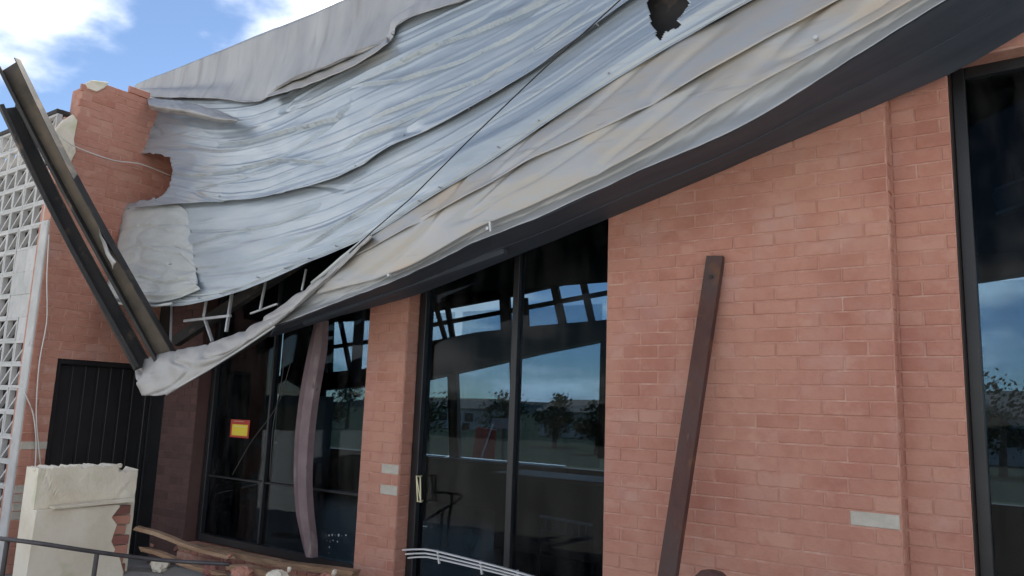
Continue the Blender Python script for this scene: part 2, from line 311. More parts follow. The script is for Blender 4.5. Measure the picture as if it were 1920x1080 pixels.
# ------------------------------------------------------------------ windows
GY = .17
def window(x0, x1, z0, z1, mulls, trans, name='window', fw=.07, mw=.05):
    m = MB()
    m.box((x0, GY-.05, z0), (x0+fw, GY+.05, z1)); m.box((x1-fw, GY-.05, z0), (x1, GY+.05, z1))
    m.box((x0+fw, GY-.048, z1-fw), (x1-fw, GY+.048, z1)); m.box((x0+fw, GY-.048, z0), (x1-fw, GY+.048, z0+fw))
    f = m.build(name, M['frame'], B, bevel=.004)
    xs = [x0+fw]+[a for q in mulls for a in (q-mw/2, q+mw/2)]+[x1-fw]; zs = [z0+fw]+[a for q in trans for a in (q-mw*.4, q+mw*.4)]+[z1-fw]
    for q in mulls: MB().box((q-mw/2, GY-.04, z0+fw), (q+mw/2, GY+.04, z1-fw)).build('mullion', M['frame'], f, bevel=.003)
    for q in trans:
        for i in range(0, len(xs), 2): MB().box((xs[i], GY-.03, q-mw*.4), (xs[i+1], GY+.03, q+mw*.4)).build('transom', M['frame'], f, bevel=.003)
    for i in range(0, len(xs), 2):
        for j in range(0, len(zs), 2):
            t = random.uniform(-.002, .002); p = MB().box((xs[i], GY-.004, zs[j]), (xs[i+1], GY+.004, zs[j+1])).build('pane', M['glass'], f)
    return f
window(-6.87, P_L-.005, .28, HEAD, [at(508, 800, GY).x], [at(500, 905, GY).z], mw=.022)
window(P_R+.008, BAY2R-.005, .02, HEAD, [at(966, 750, GY).x], [])
window(BAY3L+.008, BAY3R-.005, .02, HEAD, [.75], [], fw=.06)
MB().box((BAY3L+.0025, .005, .02), (BAY3L+.006, GY-.051, HEAD-.002)).build('window_reveal', M['frame_brown'], B)
# ------------------------------------------------------------------ inside of the shop
BY = 6.0
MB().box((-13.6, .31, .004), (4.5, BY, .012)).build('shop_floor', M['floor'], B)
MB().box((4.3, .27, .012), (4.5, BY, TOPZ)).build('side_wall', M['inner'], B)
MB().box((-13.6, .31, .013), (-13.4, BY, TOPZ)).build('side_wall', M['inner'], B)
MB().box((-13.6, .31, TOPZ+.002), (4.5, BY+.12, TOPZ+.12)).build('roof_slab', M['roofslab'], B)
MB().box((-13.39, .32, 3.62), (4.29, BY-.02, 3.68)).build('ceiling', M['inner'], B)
def bz(px, py): return at(px, py, BY)
# the back wall: a sill wall, glazing with posts, a sagging beam and a strip above it with its cladding gone
sl_z = at(915, 862, BY).z
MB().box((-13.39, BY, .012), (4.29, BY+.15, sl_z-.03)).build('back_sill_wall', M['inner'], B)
MB().box((bz(785, 860).x, BY-.34, sl_z-.028), (bz(1052, 862).x, BY+.16, sl_z)).build('back_sill_board', M['white'], B, bevel=.004)
# sagging beam across the back, polygon seen from the front
lo = [(560, 735), (690, 725), (790, 715), (900, 690), (1010, 664), (1130, 640), (1500, 580), (1960, 510)]
hi = [(560, 705), (690, 692), (790, 645), (900, 624), (1010, 612), (1130, 602), (1500, 560), (1960, 488)]
pl = [bz(*q) for q in lo]; ph = [bz(*q) for q in hi]
MB().prism([(-13.39, pl[0].z-.05)]+[(p.x, p.z) for p in pl]+[(4.29, pl[-1].z+.1), (4.29, ph[-1].z+.2)]+[(p.x, p.z) for p in reversed(ph)]+[(-13.39, ph[0].z)], 'y', BY-.1, BY+.12).build('sagging_beam', M['frame'], B)
hi2 = [(560, 606), (690, 600), (800, 585), (945, 558), (1140, 514), (1300, 470)]
p2 = [bz(*q) for q in hi2]
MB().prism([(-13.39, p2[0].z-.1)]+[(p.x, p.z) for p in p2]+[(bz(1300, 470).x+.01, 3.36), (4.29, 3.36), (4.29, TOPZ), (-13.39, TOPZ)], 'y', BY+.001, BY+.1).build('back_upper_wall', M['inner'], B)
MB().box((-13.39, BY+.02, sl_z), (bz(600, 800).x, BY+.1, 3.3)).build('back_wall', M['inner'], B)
for a, b, wd in (((850, 700), (854, 860), .2), ((962, 675), (966, 860), .09), ((1135, 640), (1130, 860), .12), ((1800, 520), (1812, 862), .1), ((770, 700), (768, 860), .1)):
    MB().bar(bz(*a), bz(*b), wd, .09, up=(0, 1, 0)).build('back_post', M['frame'], B)
for a, b in ((-13.39, bz(848, 780).x-.08), (bz(850, 780).x+.08, bz(964, 770).x-.05), (bz(966, 770).x+.05, bz(1132, 760).x-.07), (bz(1132, 760).x+.07, 4.29)):
    MB().box((a, BY+.03, sl_z+.002), (b, BY+.036, 3.3)).build('back_pane', M['glass_back'], B)
# bars of the stripped strip
for a, b, wd in (((818, 570), (838, 640), .07), ((840, 570), (852, 640), .09), ((948, 545), (952, 622), .2), ((985, 560), (988, 615), .12), ((1040, 530), (1058, 612), .13), ((1092, 515), (1112, 605), .1),
                 ((800, 612), (1150, 548), .07), ((600, 655), (700, 640), .07), ((625, 600), (622, 700), .08), ((640, 600), (660, 700), .08)):
    MB().bar(bz(*a)-Vector((0, .03, 0)), bz(*b)-Vector((0, .03, 0)), wd, .06, up=(0, 1, 0)).build('roof_purlin', M['inner'], B)
MB().box((bz(592, 800).x, BY-.9, .012), (bz(660, 800).x, BY-.5, 1.75)).build('inner_pier', M['inner_pale'], B)
hp = empty('hanging_ceiling_panel', at(672, 590, 1.2)); tag(hp, 'grey ceiling strip hanging down behind the window left of the narrow brick pillar', 'ceiling panel')
a, b = at(676, 560, 1.2), at(666, 716, 1.2); MB().bar(a, b, .13, .02, up=(0, 1, 0)).build('panel', M['bent_trim'], hp); MB().bar(a+Vector((.07, -.012, 0)), b+Vector((.07, -.012, 0)), .02, .03, up=(0, 1, 0)).build('panel_edge', M['bent_trim'], hp)
# ceiling lamp behind the right-hand window
cl = empty('ceiling_lamp', at(1890, 372, 2.2)); tag(cl, 'pale box ceiling lamp inside the window at the right edge', 'lamp')
a, b = at(1868, 385, 2.2), at(2010, 330, 2.2); MB().bar(a, b, .2, .16).build('casing', M['inner_pale'], cl, bevel=.01)
for s in (-.09, .09): MB().bar(a+Vector((0, -.105, s)), b+Vector((0, -.105, s)), .02, .02).build('trim', M['lamp'], cl)
for q in (.25, .8): p = a.lerp(b, q); MB().tube([p+Vector((0, 0, .08)), (p.x, p.y, 3.62)], .008, 6).build('hanger', M['rail'], cl)
# counter and shelf rack inside
ct = empty('shop_counter', (-3.0, 2.6, .012)); tag(ct, 'dark shop counter standing inside behind the middle window', 'counter')
MB().box((-5.6, 3.2, .012), (-3.2, 3.8, .84)).build('counter_body', M['inner'], ct, bevel=.01); MB().box((-5.66, 3.14, .842), (-3.14, 3.86, .88)).build('counter_top', M['floor'], ct, bevel=.006)
rk = empty('shelf_rack', at(1065, 1050, 1.6)); tag(rk, 'low wire shelf rack inside the middle window near the brick wall', 'rack')
a0, b0 = at(1012, 968, 1.6), at(1112, 985, 1.6)
MB().bar(a0, b0, .02, .02).build('top_rail', M['strut'], rk); MB().bar(a0-Vector((0, 0, .12)), b0-Vector((0, 0, .12)), .015, .015).build('rail', M['rail'], rk)
for i in range(9): p = a0.lerp(b0, i/8); MB().tube([p, p-Vector((0, 0, .12))], .006, 5).build('upright', M['strut'], rk)
for p in (a0, b0): MB().tube([p, (p.x, p.y, .012)], .012, 6).build('leg', M['rail'], rk)
# outside behind the shop: what shows through the back glazing
rs = empty('red_banner', at(905, 855, 13)); tag(rs, 'red banner with slanted pale pole seen through the middle window', 'banner')
pq = [at(*q, 13) for q in ((884, 862), (926, 862), (930, 806), (893, 800))]
MB().prism([(p.x, p.z) for p in pq], 'y', 13, 13.04).build('cloth', M['red'], rs)
MB().tube([at(900, 866, 12.97), at(924, 796, 12.97)], .02, 6).build('pole', M['white'], rs)
MB().tube([(at(900, 860, 13.05).x, 13.05, -.12), at(900, 800, 13.05)], .03, 6).build('post', M['rail'], rs)
wbx = empty('white_board', at(940, 800, 13.5)); tag(wbx, 'small white board beside the red banner behind the shop', 'board')
a, b = at(922, 784, 13.5), at(962, 804, 13.5); MB().box((a.x, 13.5, b.z), (b.x, 13.53, a.z)).build('face', M['inner_pale'], wbx); MB().box(((a.x+b.x)/2-.03, 13.54, -.12), ((a.x+b.x)/2+.03, 13.6, a.z)).build('post', M['rail'], wbx)
def house(px, Y, w, d, h, rh, wm, lab, turn=1):
    b = at(px, 800, Y); x = b.x; o = empty('house', (x, Y, -.12)); z0 = -.12
    MB().box((x-w/2, Y, z0), (x+w/2, Y+d, z0+h)).build('wall', M[wm], o)
    MB().prism([(Y-.4, z0+h-.05), (Y+d+.4, z0+h-.05), (Y+d/2, z0+h+rh)], 'x', x-w/2-.3, x+w/2+.3).build('roof', M['roof_far'], o)
    for k in range(3): q = x-w/2+w*(k+.5)/3; MB().box((q-.45, Y-.05, z0+h*.38), (q+.45, Y-.01, z0+h*.75)).build('window', M['frame'], o)
    MB().box((x+w*.30-.4, Y-.06, z0), (x+w*.30+.4, Y-.012, z0+h*.3)).build('door', M['post'], o)
    tag(o, lab, 'house', 'houses behind the shop')
M['roof_far'] = mat('far_roof', [(.10, .07, .06), (.16, .12, .10)], .5, .9, spec=.1); M['wall_far'] = mat('far_wall', [(.40, .38, .34), (.50, .48, .44)], .5, .9); M['leaf'] = mat('leaf', [(.018, .035, .014), (.04, .065, .025)], .6, .8, spec=.1); M['bark'] = mat('bark', [(.05, .035, .025), (.09, .07, .05)], 4, .9)
house(1100, 44, 8, 6, 1.9, .9, 'wall_far', 'low pale house seen through the right pane of the middle window')
house(830, 50, 9, 6, 1.9, .9, 'wall_far', 'low pale house seen through the left pane of the middle window')
house(1905, 40, 9, 6, 2.4, 1.3, 'inner_pale', 'low grey house seen through the window at the right edge')
def tree(px, Y, h, r, lab, seed):
    b = at(px, 800, Y); o = empty('tree', (b.x, Y, -.12)); rg = random.Random(seed); base = Vector((b.x, Y, -.12))
    MB().tube([base, base+Vector((.05, 0, h*.3)), base+Vector((.1*r, 0, h*.7))], [.16, .12, .05], 7).build('trunk', M['bark'], o)
    vs, fs = [], []; cl = [Vector((rg.gauss(0, .5)*r, rg.gauss(0, .5)*r, h*.62+rg.gauss(0, .42)*r)) for _ in range(14)]
    for k in range(1500):
        c = base+rg.choice(cl)+Vector((rg.gauss(0, .24), rg.gauss(0, .24), rg.gauss(0, .2)))*r; a = Vector((rg.gauss(0, 1), rg.gauss(0, 1), rg.gauss(0, 1))).normalized(); e = a.orthogonal().normalized(); f = a.cross(e); sz = rg.uniform(.06, .15); n = len(vs)
        vs += [c-e*sz, c+f*sz*.5, c+e*sz, c-f*sz*.5]; fs.append((n, n+1, n+2, n+3))
    mesh('crown', vs, fs, M['leaf'], o); tag(o, lab, 'tree', 'trees behind the shop')
tree(1040, 30, 2.3, 1.0, 'bushy dark tree just right of the centre bar of the middle window', 1)
tree(800, 28, 2.8, 1.3, 'bushy dark tree at the left edge of the middle window', 2)
tree(945, 40, 3.2, 1.5, 'far dark tree beside the white board behind the shop', 3)
tree(1120, 26, 2.0, .9, 'small dark tree at the right edge of the middle window', 4)
tree(1875, 30, 3.2, 1.5, 'dark tree seen through the window at the right edge', 5)
tree(650, 36, 3.0, 1.5, 'dark tree seen through the window left of the narrow brick pillar', 6)
# ------------------------------------------------------------------ sheet metal
def catmull(pts, n):
    ds = [0]
    for i in range(1, len(pts)): ds.append(ds[-1]+(pts[i]-pts[i-1]).length)
    out = []; k = 0
    for j in range(n):
        t = ds[-1]*j/(n-1)
        while k < len(pts)-2 and ds[k+1] < t: k += 1
        s = (t-ds[k])/max(1e-9, ds[k+1]-ds[k]); p0, p1, p2, p3 = pts[max(k-1, 0)], pts[k], pts[k+1], pts[min(k+2, len(pts)-1)]
        d = ds[k+1]-ds[k]; m1 = (p2-p0)*(d/max(1e-9, (p2-p0).length)) if k > 0 else p2-p1; m2 = (p3-p1)*(d/max(1e-9, (p3-p1).length)) if k < len(pts)-2 else p2-p1
        h = s*s*(3-2*s); out.append((2*s**3-3*s**2+1)*p1+(s**3-2*s**2+s)*m1*.8+(-2*s**3+3*s**2)*p2+(s**3-s**2)*m2*.8)
    return out
def sheet(name, rows, nu, nv, disp, mat_, parent, sharp=False, holes=(), thick=.003, creased=False):
    """rows of (px, py) each with its own distance plane, laid as one curved metal sheet; disp(u, v, s, t) pushes it along its normal, in metres"""
    R = [catmull([at(q[0], q[1], q[2] if len(q) > 2 else y) for q in r], nu) for y, r in rows]
    G = []
    nr = len(R)
    for j in range(nv):
        t = j/(nv-1)*(nr-1); k = min(int(t), nr-2); s = t-k; row = []
        for i in range(nu):
            p1, p2 = R[k][i], R[k+1][i]
            if sharp: row.append(p1.lerp(p2, s)); continue
            p0, p3 = R[max(k-1, 0)][i], R[min(k+2, nr-1)][i]
            m1 = (p2-p0)/2 if k > 0 else p2-p1; m2 = (p3-p1)/2 if k < nr-2 else p2-p1
            row.append((2*s**3-3*s**2+1)*p1+(s**3-2*s**2+s)*m1+(-2*s**3+3*s**2)*p2+(s**3-s**2)*m2)
        G.append(row)
    vs = []
    for j in range(nv):
        u = 0.
        for i in range(nu):
            p = G[j][i]
            if i: u += (p-G[j][i-1]).length
            du = G[j][min(i+1, nu-1)]-G[j][max(i-1, 0)]; dv = G[min(j+1, nv-1)][i]-G[max(j-1, 0)][i]
            n = du.cross(dv); n.normalize()
            if n.y > 0: n = -n
            v = j/(nv-1)*(R[-1][i]-R[0][i]).length
            vs.append(p+n*(disp(u, v, i/(nu-1), j/(nv-1))+(crease(p) if creased else 0)))
    fs = []
    for j in range(nv-1):
        for i in range(nu-1):
            q = (j*nu+i, j*nu+i+1, (j+1)*nu+i+1, (j+1)*nu+i)
            if holes:
                c = pix((vs[q[0]]+vs[q[2]])/2); c = (c[0]+5*N3(c[1]*.11, c[0]*.05, 1.), c[1]+4*N3(c[0]*.12, c[1]*.07, 5.))
                if any(inpoly(c, h) for h in holes): continue
            fs.append(q)
    o = mesh(name, vs, fs, mat_, parent, smooth=True)
    m = o.modifiers.new('thickness', 'SOLIDIFY'); m.thickness = thick; m.offset = 0
    return o
def N3(a, b, c=0.): return noise.noise(Vector((a, b, c)))
def ridge(x): return 1-2*abs(N3(*x))
# grey flashing over the parapet, its lower lip curled outwards
zt = PARZ; xl = at(252, 166, -.14).x
G_ = [(262, 181), (400, 184), (486, 188), (530, 160), (620, 122), (700, 88), (731, 74), (742, 44), (870, -2), (1060, -98), (1300, -222), (1560, -357), (1800, -480)]
tops = [pix(Vector((x, -.14, zt))) for x in [xl+(1.6-xl)*i/12 for i in range(13)]]
mids = [((tops[i][0]+G_[i][0])/2, (tops[i][1]+G_[i][1])/2) for i in range(13)]
lip = [(q[0]-1, q[1]-3, -.30 if 2 < i < 7 else -.25) for i, q in enumerate(G_)]
def dflash(u, v, s, t): return .018*N3(u*1.6, v*1.2, 3.1)+.006*N3(u*5, v*3, 8)+(.01*math.sin(u*9)*t if t > .8 else 0)
fl = sheet('parapet_flashing', [(-.14, tops), (-.16, mids), (-.235, [(q[0], q[1]-14) for q in G_]), (-.27, G_), (-.27, lip)], 260, 46, dflash, M['flash'], B)
MB().box((xl-.02, -.13, PARZ-.028), (1.6, .25, PARZ+.012)).build('parapet_cap', M['flash'], B, bevel=.006)
# the collapsed canopy
C = empty('collapsed_canopy', (-3, -.3, 3)); tag(C, 'crumpled grey metal roof canopy hanging down along the brick shop front', 'canopy')
UA = [(266, 174), (340, 178), (480, 172), (600, 112), (735, 48), (870, -18), (1060, -112), (1300, -237), (1560, -372)]
UB = [(256, 280), (400, 285), (520, 262), (640, 212), (760, 150), (900, 78), (1060, -18), (1250, -132), (1500, -280)]
UC = [(236, 393), (330, 384), (492, 372), (637, 334), (740, 274), (855, 220), (1000, 135), (1165, 14), (1400, -146)]
def tri(x): return abs((x % 1)-.5)*4-1
def crumple(u, v, s, t):
    w = .2+.8*math.exp(-u/1.6)                                        # more crushed towards the fallen end
    wv = v+.05*N3(u*.40, v*.9, 4.)+.010*N3(u*1.4, v*3, 6.)
    k = (wv/.118) % 1; rib = max(0, 1-abs(k-.5)/.17); rib = min(1, rib*1.6)       # flat pans with raised ribs
    f = .011*rib*(.35+1.2*max(0, N3(u*.4, wv*2.2, 2.)+.4))
    f += .016*N3(u*.35, wv*2.6, 1.3)+.010*abs(N3(u*.6, wv*8, 5.2))*2-.006+.004*abs(N3(u*1.5, wv*20, 2.2))
    f -= .024*w*abs(N3(u*1.0+.6*v, wv*3.4, 7.7))*2-.012
    f -= .016*w*abs(N3(u*2.6-1.8*v, wv*5.5+u*.6, 3.3))*2
    f -= .030*max(0, ridge((u*.35+.3*v, wv*3.0, 9.))-.90)/.10
    return f*.62
CREASES = [([(411, 272), (467, 267), (526, 252), (630, 222), (659, 196)], .018, 10), ([(637, 289), (681, 256), (733, 237), (810, 200)], .014, 9), ([(722, 133), (770, 107), (818, 85), (881, 67), (955, 37), (1060, -20)], .016, 11),
           ([(474, 191), (526, 170), (559, 155)], .016, 7), ([(300, 322), (360, 330), (430, 322), (520, 300), (612, 306)], .014, 9), ([(660, 165), (760, 150), (860, 118), (960, 72), (1080, 0)], .012, 9), ([(700, 222), (790, 186), (900, 150), (1000, 92), (1110, 10)], .012, 8),
           ([(330, 470), (420, 440), (520, 420), (600, 388)], .010, 8), ([(560, 470), (650, 420), (740, 360), (830, 300)], .010, 8), 
           ([(232, 470), (270, 462), (340, 478), (372, 505)], .012, 6), ([(222, 430), (280, 420), (345, 440)], .012, 6), ([(205, 530), (260, 515), (310, 530), (352, 520), (372, 540)], .016, 6)]
def crease(P):
    x, y = pix(P); f = 0.
    for pl, A, wd in CREASES:
        if x < pl[0][0]-20 or x > pl[-1][0]+20: continue
        for (ax, ay), (bx, by) in zip(pl, pl[1:]):
            if ax-1 <= x <= bx+1:
                d = (y-(ay+(by-ay)*(x-ax)/(bx-ax)))/wd; e = min(1, (x-pl[0][0]+20)/60, (pl[-1][0]+20-x)/60)
                if d < 0 and d > -2.2: f += 1.25*A*e*(1+d/2.2)**2
                elif 0 <= d < 1.0: f -= A*1.0*e*(1-d)
                break
    return f
def dU(u, v, s, t):
    f = crumple(u, v, s, t)
    if t > .93: f += .02*(t-.93)/.07
    return f
NOTCH = [(200, 283), (262, 288), (290, 287), (318, 296), (324, 318), (318, 348), (300, 371), (262, 377), (238, 392), (190, 402)]
NIB = [(200, 150), (272, 150), (268, 190), (262, 205), (268, 225), (258, 250), (262, 272), (240, 290), (200, 290)]
sheet('roof_sheet', [(-.19, UA), (-.34, UB), (-.50, UC)], 420, 140, dU, M['sheet'], C, holes=[NOTCH, NIB], creased=True)
LA = [(234, 384), (330, 368), (492, 350), (637, 312), (740, 254), (855, 198), (1000, 113), (1165, -6), (1400, -166)]
LB = [(214, 490), (330, 485), (480, 452), (600, 410), (720, 352), (860, 264), (1010, 170), (1190, 56), (1440, -92)]
LC = [(192, 562), (330, 573), (440, 548), (560, 497), (690, 442), (800, 372), (900, 312), (1060, 205), (1230, 98), (1420, -8), (1500, -52)]
HOLE = [(1214, 10), (1222, -30), (1292, -36), (1289, 16), (1271, 36), (1276, 50), (1247, 60), (1240, 76), (1230, 72)]
def dL(u, v, s, t):
    f = .55*crumple(u+7, v+3, s, t)
    f += .030*math.exp(-((v-.55-.05*N3(u, 0))/.06)**2)*min(1, max(0, (u-2.2)/1.2))
    if t > .97: f -= .015
    return f
sheet('roof_sheet', [(-.43, LA), (-.54, LB), (-.64, LC)], 520, 170, dL, M['sheet'], C, holes=[HOLE], creased=True)
# crushed end piece at the left
EA = [(231, 391), (262, 384), (300, 380), (335, 384), (352, 396)]; EB = [(216, 490), (250, 486), (300, 492), (340, 497), (366, 498)]; EC = [(191, 556), (240, 562), (290, 567), (330, 560), (373, 543)]
def dE(u, v, s, t):
    return .016*N3(u*2.2, v*6, 3)+.006*N3(u*5, v*20, 8)-.016*max(0, ridge((u*1.2, v*5, 1.))-.82)/.18+(.018*math.sin((t-.88)/.12*math.pi*2) if t > .88 else 0)+.02*(1-min(1, s/.06))*0
sheet('sheet_end_piece', [(-.46, EA), (-.565, EB), (-.675, EC)], 90, 90, dE, M['sheet_end'], C, thick=.006, creased=True)
MB().tube([at(x, y, -.70) for x, y in ((191, 566), (225, 569), (262, 573), (292, 574), (322, 569))], .012, 8).build('rolled_edge', M['sheet_end'], C, smooth=True)
# torn strip rolled back at the top left
TS = [((276, 183), (300, 186), (340, 190), (400, 205), (446, 222)), ((278, 195), (300, 200), (345, 205), (400, 219), (447, 226)), ((284, 205), (310, 211), (350, 216), (405, 228), (440, 231))]
sheet('torn_strip', [(-.33, TS[0]), (-.46, TS[1]), (-.40, TS[2])], 60, 20, lambda u, v, s, t: .01*N3(u*8, v*20, 1), M['flap'], C, thick=.005)
# folded edge under the tear in the flashing
TF = [((505, 172), (560, 150), (640, 118), (725, 70)), ((500, 183), (575, 160), (660, 125), (728, 82))]
sheet('torn_strip', [(-.25, TF[0]), (-.34, TF[1])], 60, 12, lambda u, v, s, t: .008*N3(u*7, v*9, 6), M['beige'], C, thick=.004)
# the long gutter fascia: three folds
P0 = [(696, 439), (800, 371), (900, 311), (1060, 204), (1230, 97), (1400, 4), (1640, -122), (1950, -300)]
P1 = [(652, 487), (762, 425), (911, 348), (1000, 296), (1200, 205), (1400, 92), (1640, -38), (1950, -212)]
P2 = [(585, 553), (757, 503), (900, 425), (1000, 382), (1180, 296), (1400, 168), (1640, 40), (1950, -138)]
P3 = [(516, 611), (757, 518), (920, 440), (1030, 400), (1200, 319), (1390, 238), (1560, 132), (1770, 2), (1950, -112)]
def on_line(pl, x):
    for (ax, ay), (bx, by) in zip(pl, pl[1:]):
        if ax <= x <= bx: return ay+(by-ay)*(x-ax)/(bx-ax)
    return pl[-1][1] if x > pl[-1][0] else pl[0][1]
PX3 = [(max(q[0], P3[0][0])-(70 if i == 0 else 0), on_line(P3, q[0]-(70 if i == 0 else 0))) for i, q in enumerate(P2)]
def dG(u, v, s, t): return .016*N3(u*1.1, v*4, 7)+.007*N3(u*4, v*6, 2)-.018*max(0, ridge((u*.8, v*2.5+.4*u, 3.))-.82)/.18
def dGs(u, v, s, t): return dG(u, v, s, t)-.02*math.exp(-((u-3.9)/.08)**2-((v-.15)/.05)**2)
sheet('gutter_face', [(-.60, P0), (-.71, P1)], 300, 20, dG, M['beige'], C)
sheet('gutter_face', [(-.685, [(q[0], q[1]-5) for q in P1]), (-.72, P2)], 300, 20, dGs, M['beige'], C)
sheet('gutter_return', [(-.69, [(q[0]+2, q[1]-5) for q in P2]), (-.655, [(P2[i][0]*.5+q[0]*.5, P2[i][1]*.5+q[1]*.5) for i, q in enumerate(PX3)]), (-.69, PX3)], 300, 18, lambda u, v, s, t: .008*N3(u*2, v*8, 1)+.006*N3(u*8, v*10, 4), M['edge'], C)
# flap folded over at the fallen end
FT = [(248, 682), (300, 663), (380, 646), (440, 628), (530, 572), (585, 530), (640, 482), (694, 440)]
FM = [(256, 712), (305, 703), (385, 674), (446, 646), (536, 585), (590, 537), (643, 488), (695, 441)]
FB = [(266, 742), (312, 739), (390, 692), (455, 651), (520, 606), (592, 545), (646, 495), (697, 442)]
def dF(u, v, s, t): return .022*N3(u*2.4, v*5, 2)+.010*N3(u*7, v*9, 5)-.02*max(0, ridge((u*1.6, v*4+u, 7.))-.8)/.2
sheet('bent_flap', [(-.66, FT), (-.74, FM), (-.73, FB)], 200, 30, dF, M['flap'], C, thick=.005)
MB().tube([at(x, y, -.735) for x, y in ((312, 740), (350, 717), (390, 694), (455, 653), (515, 612))], .008, 6).build('rolled_edge', M['sheet_end'], C, smooth=True)
MB().tube([at(x, y, -.67) for x, y in ((585, 531), (612, 509), (640, 484), (668, 462), (694, 440))], .014, 8).build('rolled_edge', M['sheet_end'], C, smooth=True)
# soffit under the canopy
WL = [(505, 632), (640, 592), (780, 553), (960, 482), (1143, 409), (1400, 300), (1660, 190), (1800, 128), (1950, 40)]
SP = [(q[0], q[1]+1) for q in P3]
def lerp_line(t):                       # lines between the gutter edge and the wall, as (px, py, plane)
    A = catmull([at(q[0], q[1], -.66) for q in SP], 40); Bq = catmull([at(q[0], q[1], -.115) for q in WL], 40)
    return [a.lerp(b, t) for a, b in zip(A, Bq)]
def board(t0, t1, dz, name, mt, sag=0.):
    A, Bq = lerp_line(t0), lerp_line(t1); vs, fs = [], []; n = len(A)
    for i in range(n):
        k = dz+.006*N3(i*.2, .5, 2.)-sag*math.exp(-((i-26)/5)**2)
        vs += [A[i]+Vector((0, 0, k)), Bq[i]+Vector((0, 0, k+.004*N3(i*.6, t0*5, 7.)))]
    for i in range(n-1): fs.append((2*i, 2*i+1, 2*i+3, 2*i+2))
    o = mesh(name, vs, fs, M[mt], C); md = o.modifiers.new('thickness', 'SOLIDIFY'); md.thickness = .012; md.offset = 0
    return o
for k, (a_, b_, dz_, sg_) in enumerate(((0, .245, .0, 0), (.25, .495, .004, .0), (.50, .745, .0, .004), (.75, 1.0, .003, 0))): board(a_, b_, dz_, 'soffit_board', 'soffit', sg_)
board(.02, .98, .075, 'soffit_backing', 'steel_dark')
MB().bar(lerp_line(.45)[3]-Vector((0, 0, .02)), lerp_line(.55)[17]-Vector((0, 0, .03)), .05, .035).build('loose_batten', M['soffit'], C)
a, b = at(700, 570, -.25), at(1900, 30, -.25); MB().bar(a+Vector((0, 0, .10)), b+Vector((0, 0, .10)), .08, .12).build('beam_or_shade_board', M['steel_dark'], C, bevel=.004)
# light struts in the gap at the fallen end
for p, q, w_ in (((437, 535), (424, 622), .022), ((389, 552), (382, 594), .022), ((382, 592), (398, 640), .022), ((346, 602), (432, 592), .022), ((498, 528), (488, 580), .016), ((574, 505), (566, 545), .014), ((470, 588), (520, 570), .014), ((322, 570), (319, 660), .016)):
    MB().bar(at(*p, -.42), at(*q, -.46), w_, w_).build('strut', M['strut'], C)
for p, q in (((330, 640), (700, 400)), ((360, 700), (720, 490))):
    MB().bar(at(*p, -.30), at(*q, -.22), .07, .1).build('beam_or_shade_board', M['steel_dark'], C, bevel=.004)
# bolts and clips on the lower edge
for x, y in ((918, 430), (733, 517), (1531, 74), (321, 495), (513, 607)):
    p = at(x, y, -.70 if x > 700 else -.73); MB().tube([p, p+Vector((.002, -.03, .0))], .011, 8).build('bolt', M['strut'], C)
MB().bar(at(918, 416, -.72), at(920, 434, -.72), .012, .008).build('clip', M['strut'], C)
rg = random.Random(5)
for j_, (line, Y_) in enumerate(((LC, -.655), (UC, -.505))):
    cp = catmull([at(q[0], q[1]-9, Y_) for q in line], 26)
    for p in cp[2:22]:
        p = p+Vector((rg.uniform(-.05, .05), -.004, rg.uniform(-.012, .012)))
        if inframe(p) and rg.random() < .55 and not inpoly(pix(p), NOTCH): MB().tube([p+Vector((0, .03, 0)), p+Vector((0, -.002, 0))], .0055, 6).build('screw', M['edge'], C)
# added dark board standing in for the shade inside the torn hole
MB().bar(at(1150, 95, -.34), at(1380, -45, -.34), .05, .55).build('beam_or_shade_board', M['steel_dark'], C)
# ------------------------------------------------------------------ cable
cb = MB().tube([at(x, y, Y) for x, y, Y in ((1420, -230, -.5), (1165, -2, -.68), (1010, 138, -.74), (880, 262, -.75), (770, 372, -.74), (700, 432, -.72), (655, 474, -.72))], .0042, 6).build('hanging_cable', M['cable'], smooth=True)
tag(cb, 'thin black cable running diagonally across the crumpled grey canopy', 'cable')
# ------------------------------------------------------------------ brick wing at the left
WX = -7.8; YN = atx(57, 690, WX).y
WG = empty('brick_wing', (WX, -.6, 0)); tag(WG, 'broken red brick side wing with a black doorway left of the fallen canopy', 'building')
prof = [atx(*q, WX) for q in ((112, 245), (132, 216), (150, 205), (158, 152), (205, 152), (252, 168), (330, 190))]
def ptop(y):
    if y <= prof[0].y: return prof[0].z
    for a, b in zip(prof, prof[1:]):
        if a.y <= y <= b.y: return a.z+(b.z-a.z)*(y-a.y)/max(1e-6, b.y-a.y)
    return prof[-1].z
DZ = 1.945; DY0, DY1 = atx(92, 800, WX).y, .053
core = [(YN, 0), (DY0, 0), (DY0, DZ), (0.055, DZ), (0.055, 4.7)]+[(p.y, p.z-.06) for p in reversed(prof[:-1])]+[(YN, prof[0].z-.06)]
ww = MB().prism(core, 'x', WX-.22, WX).build('wing_wall', M['mortar'], WG)
def wskip(a, z): return (DY0 < a+.02 and a-.02 < DY1 and z < DZ+.03) or z > ptop(a)-.02+.03*math.sin(a*37)
def wspec(a, z):
    if a < YN+.3 and (abs(z-atx(45, 830, WX).z) < CH/2 or abs(z-atx(40, 920, WX).z) < CH*1.1 or abs(z-atx(35, 960, WX).z) < CH*.6): return 'brick_pale'
    return None
lay(ww, YN, .05, 0, 4.9, WX, 'x+', shown=lambda P: inframe(P) and pix(P)[0] < 345, skip=wskip, special=wspec)
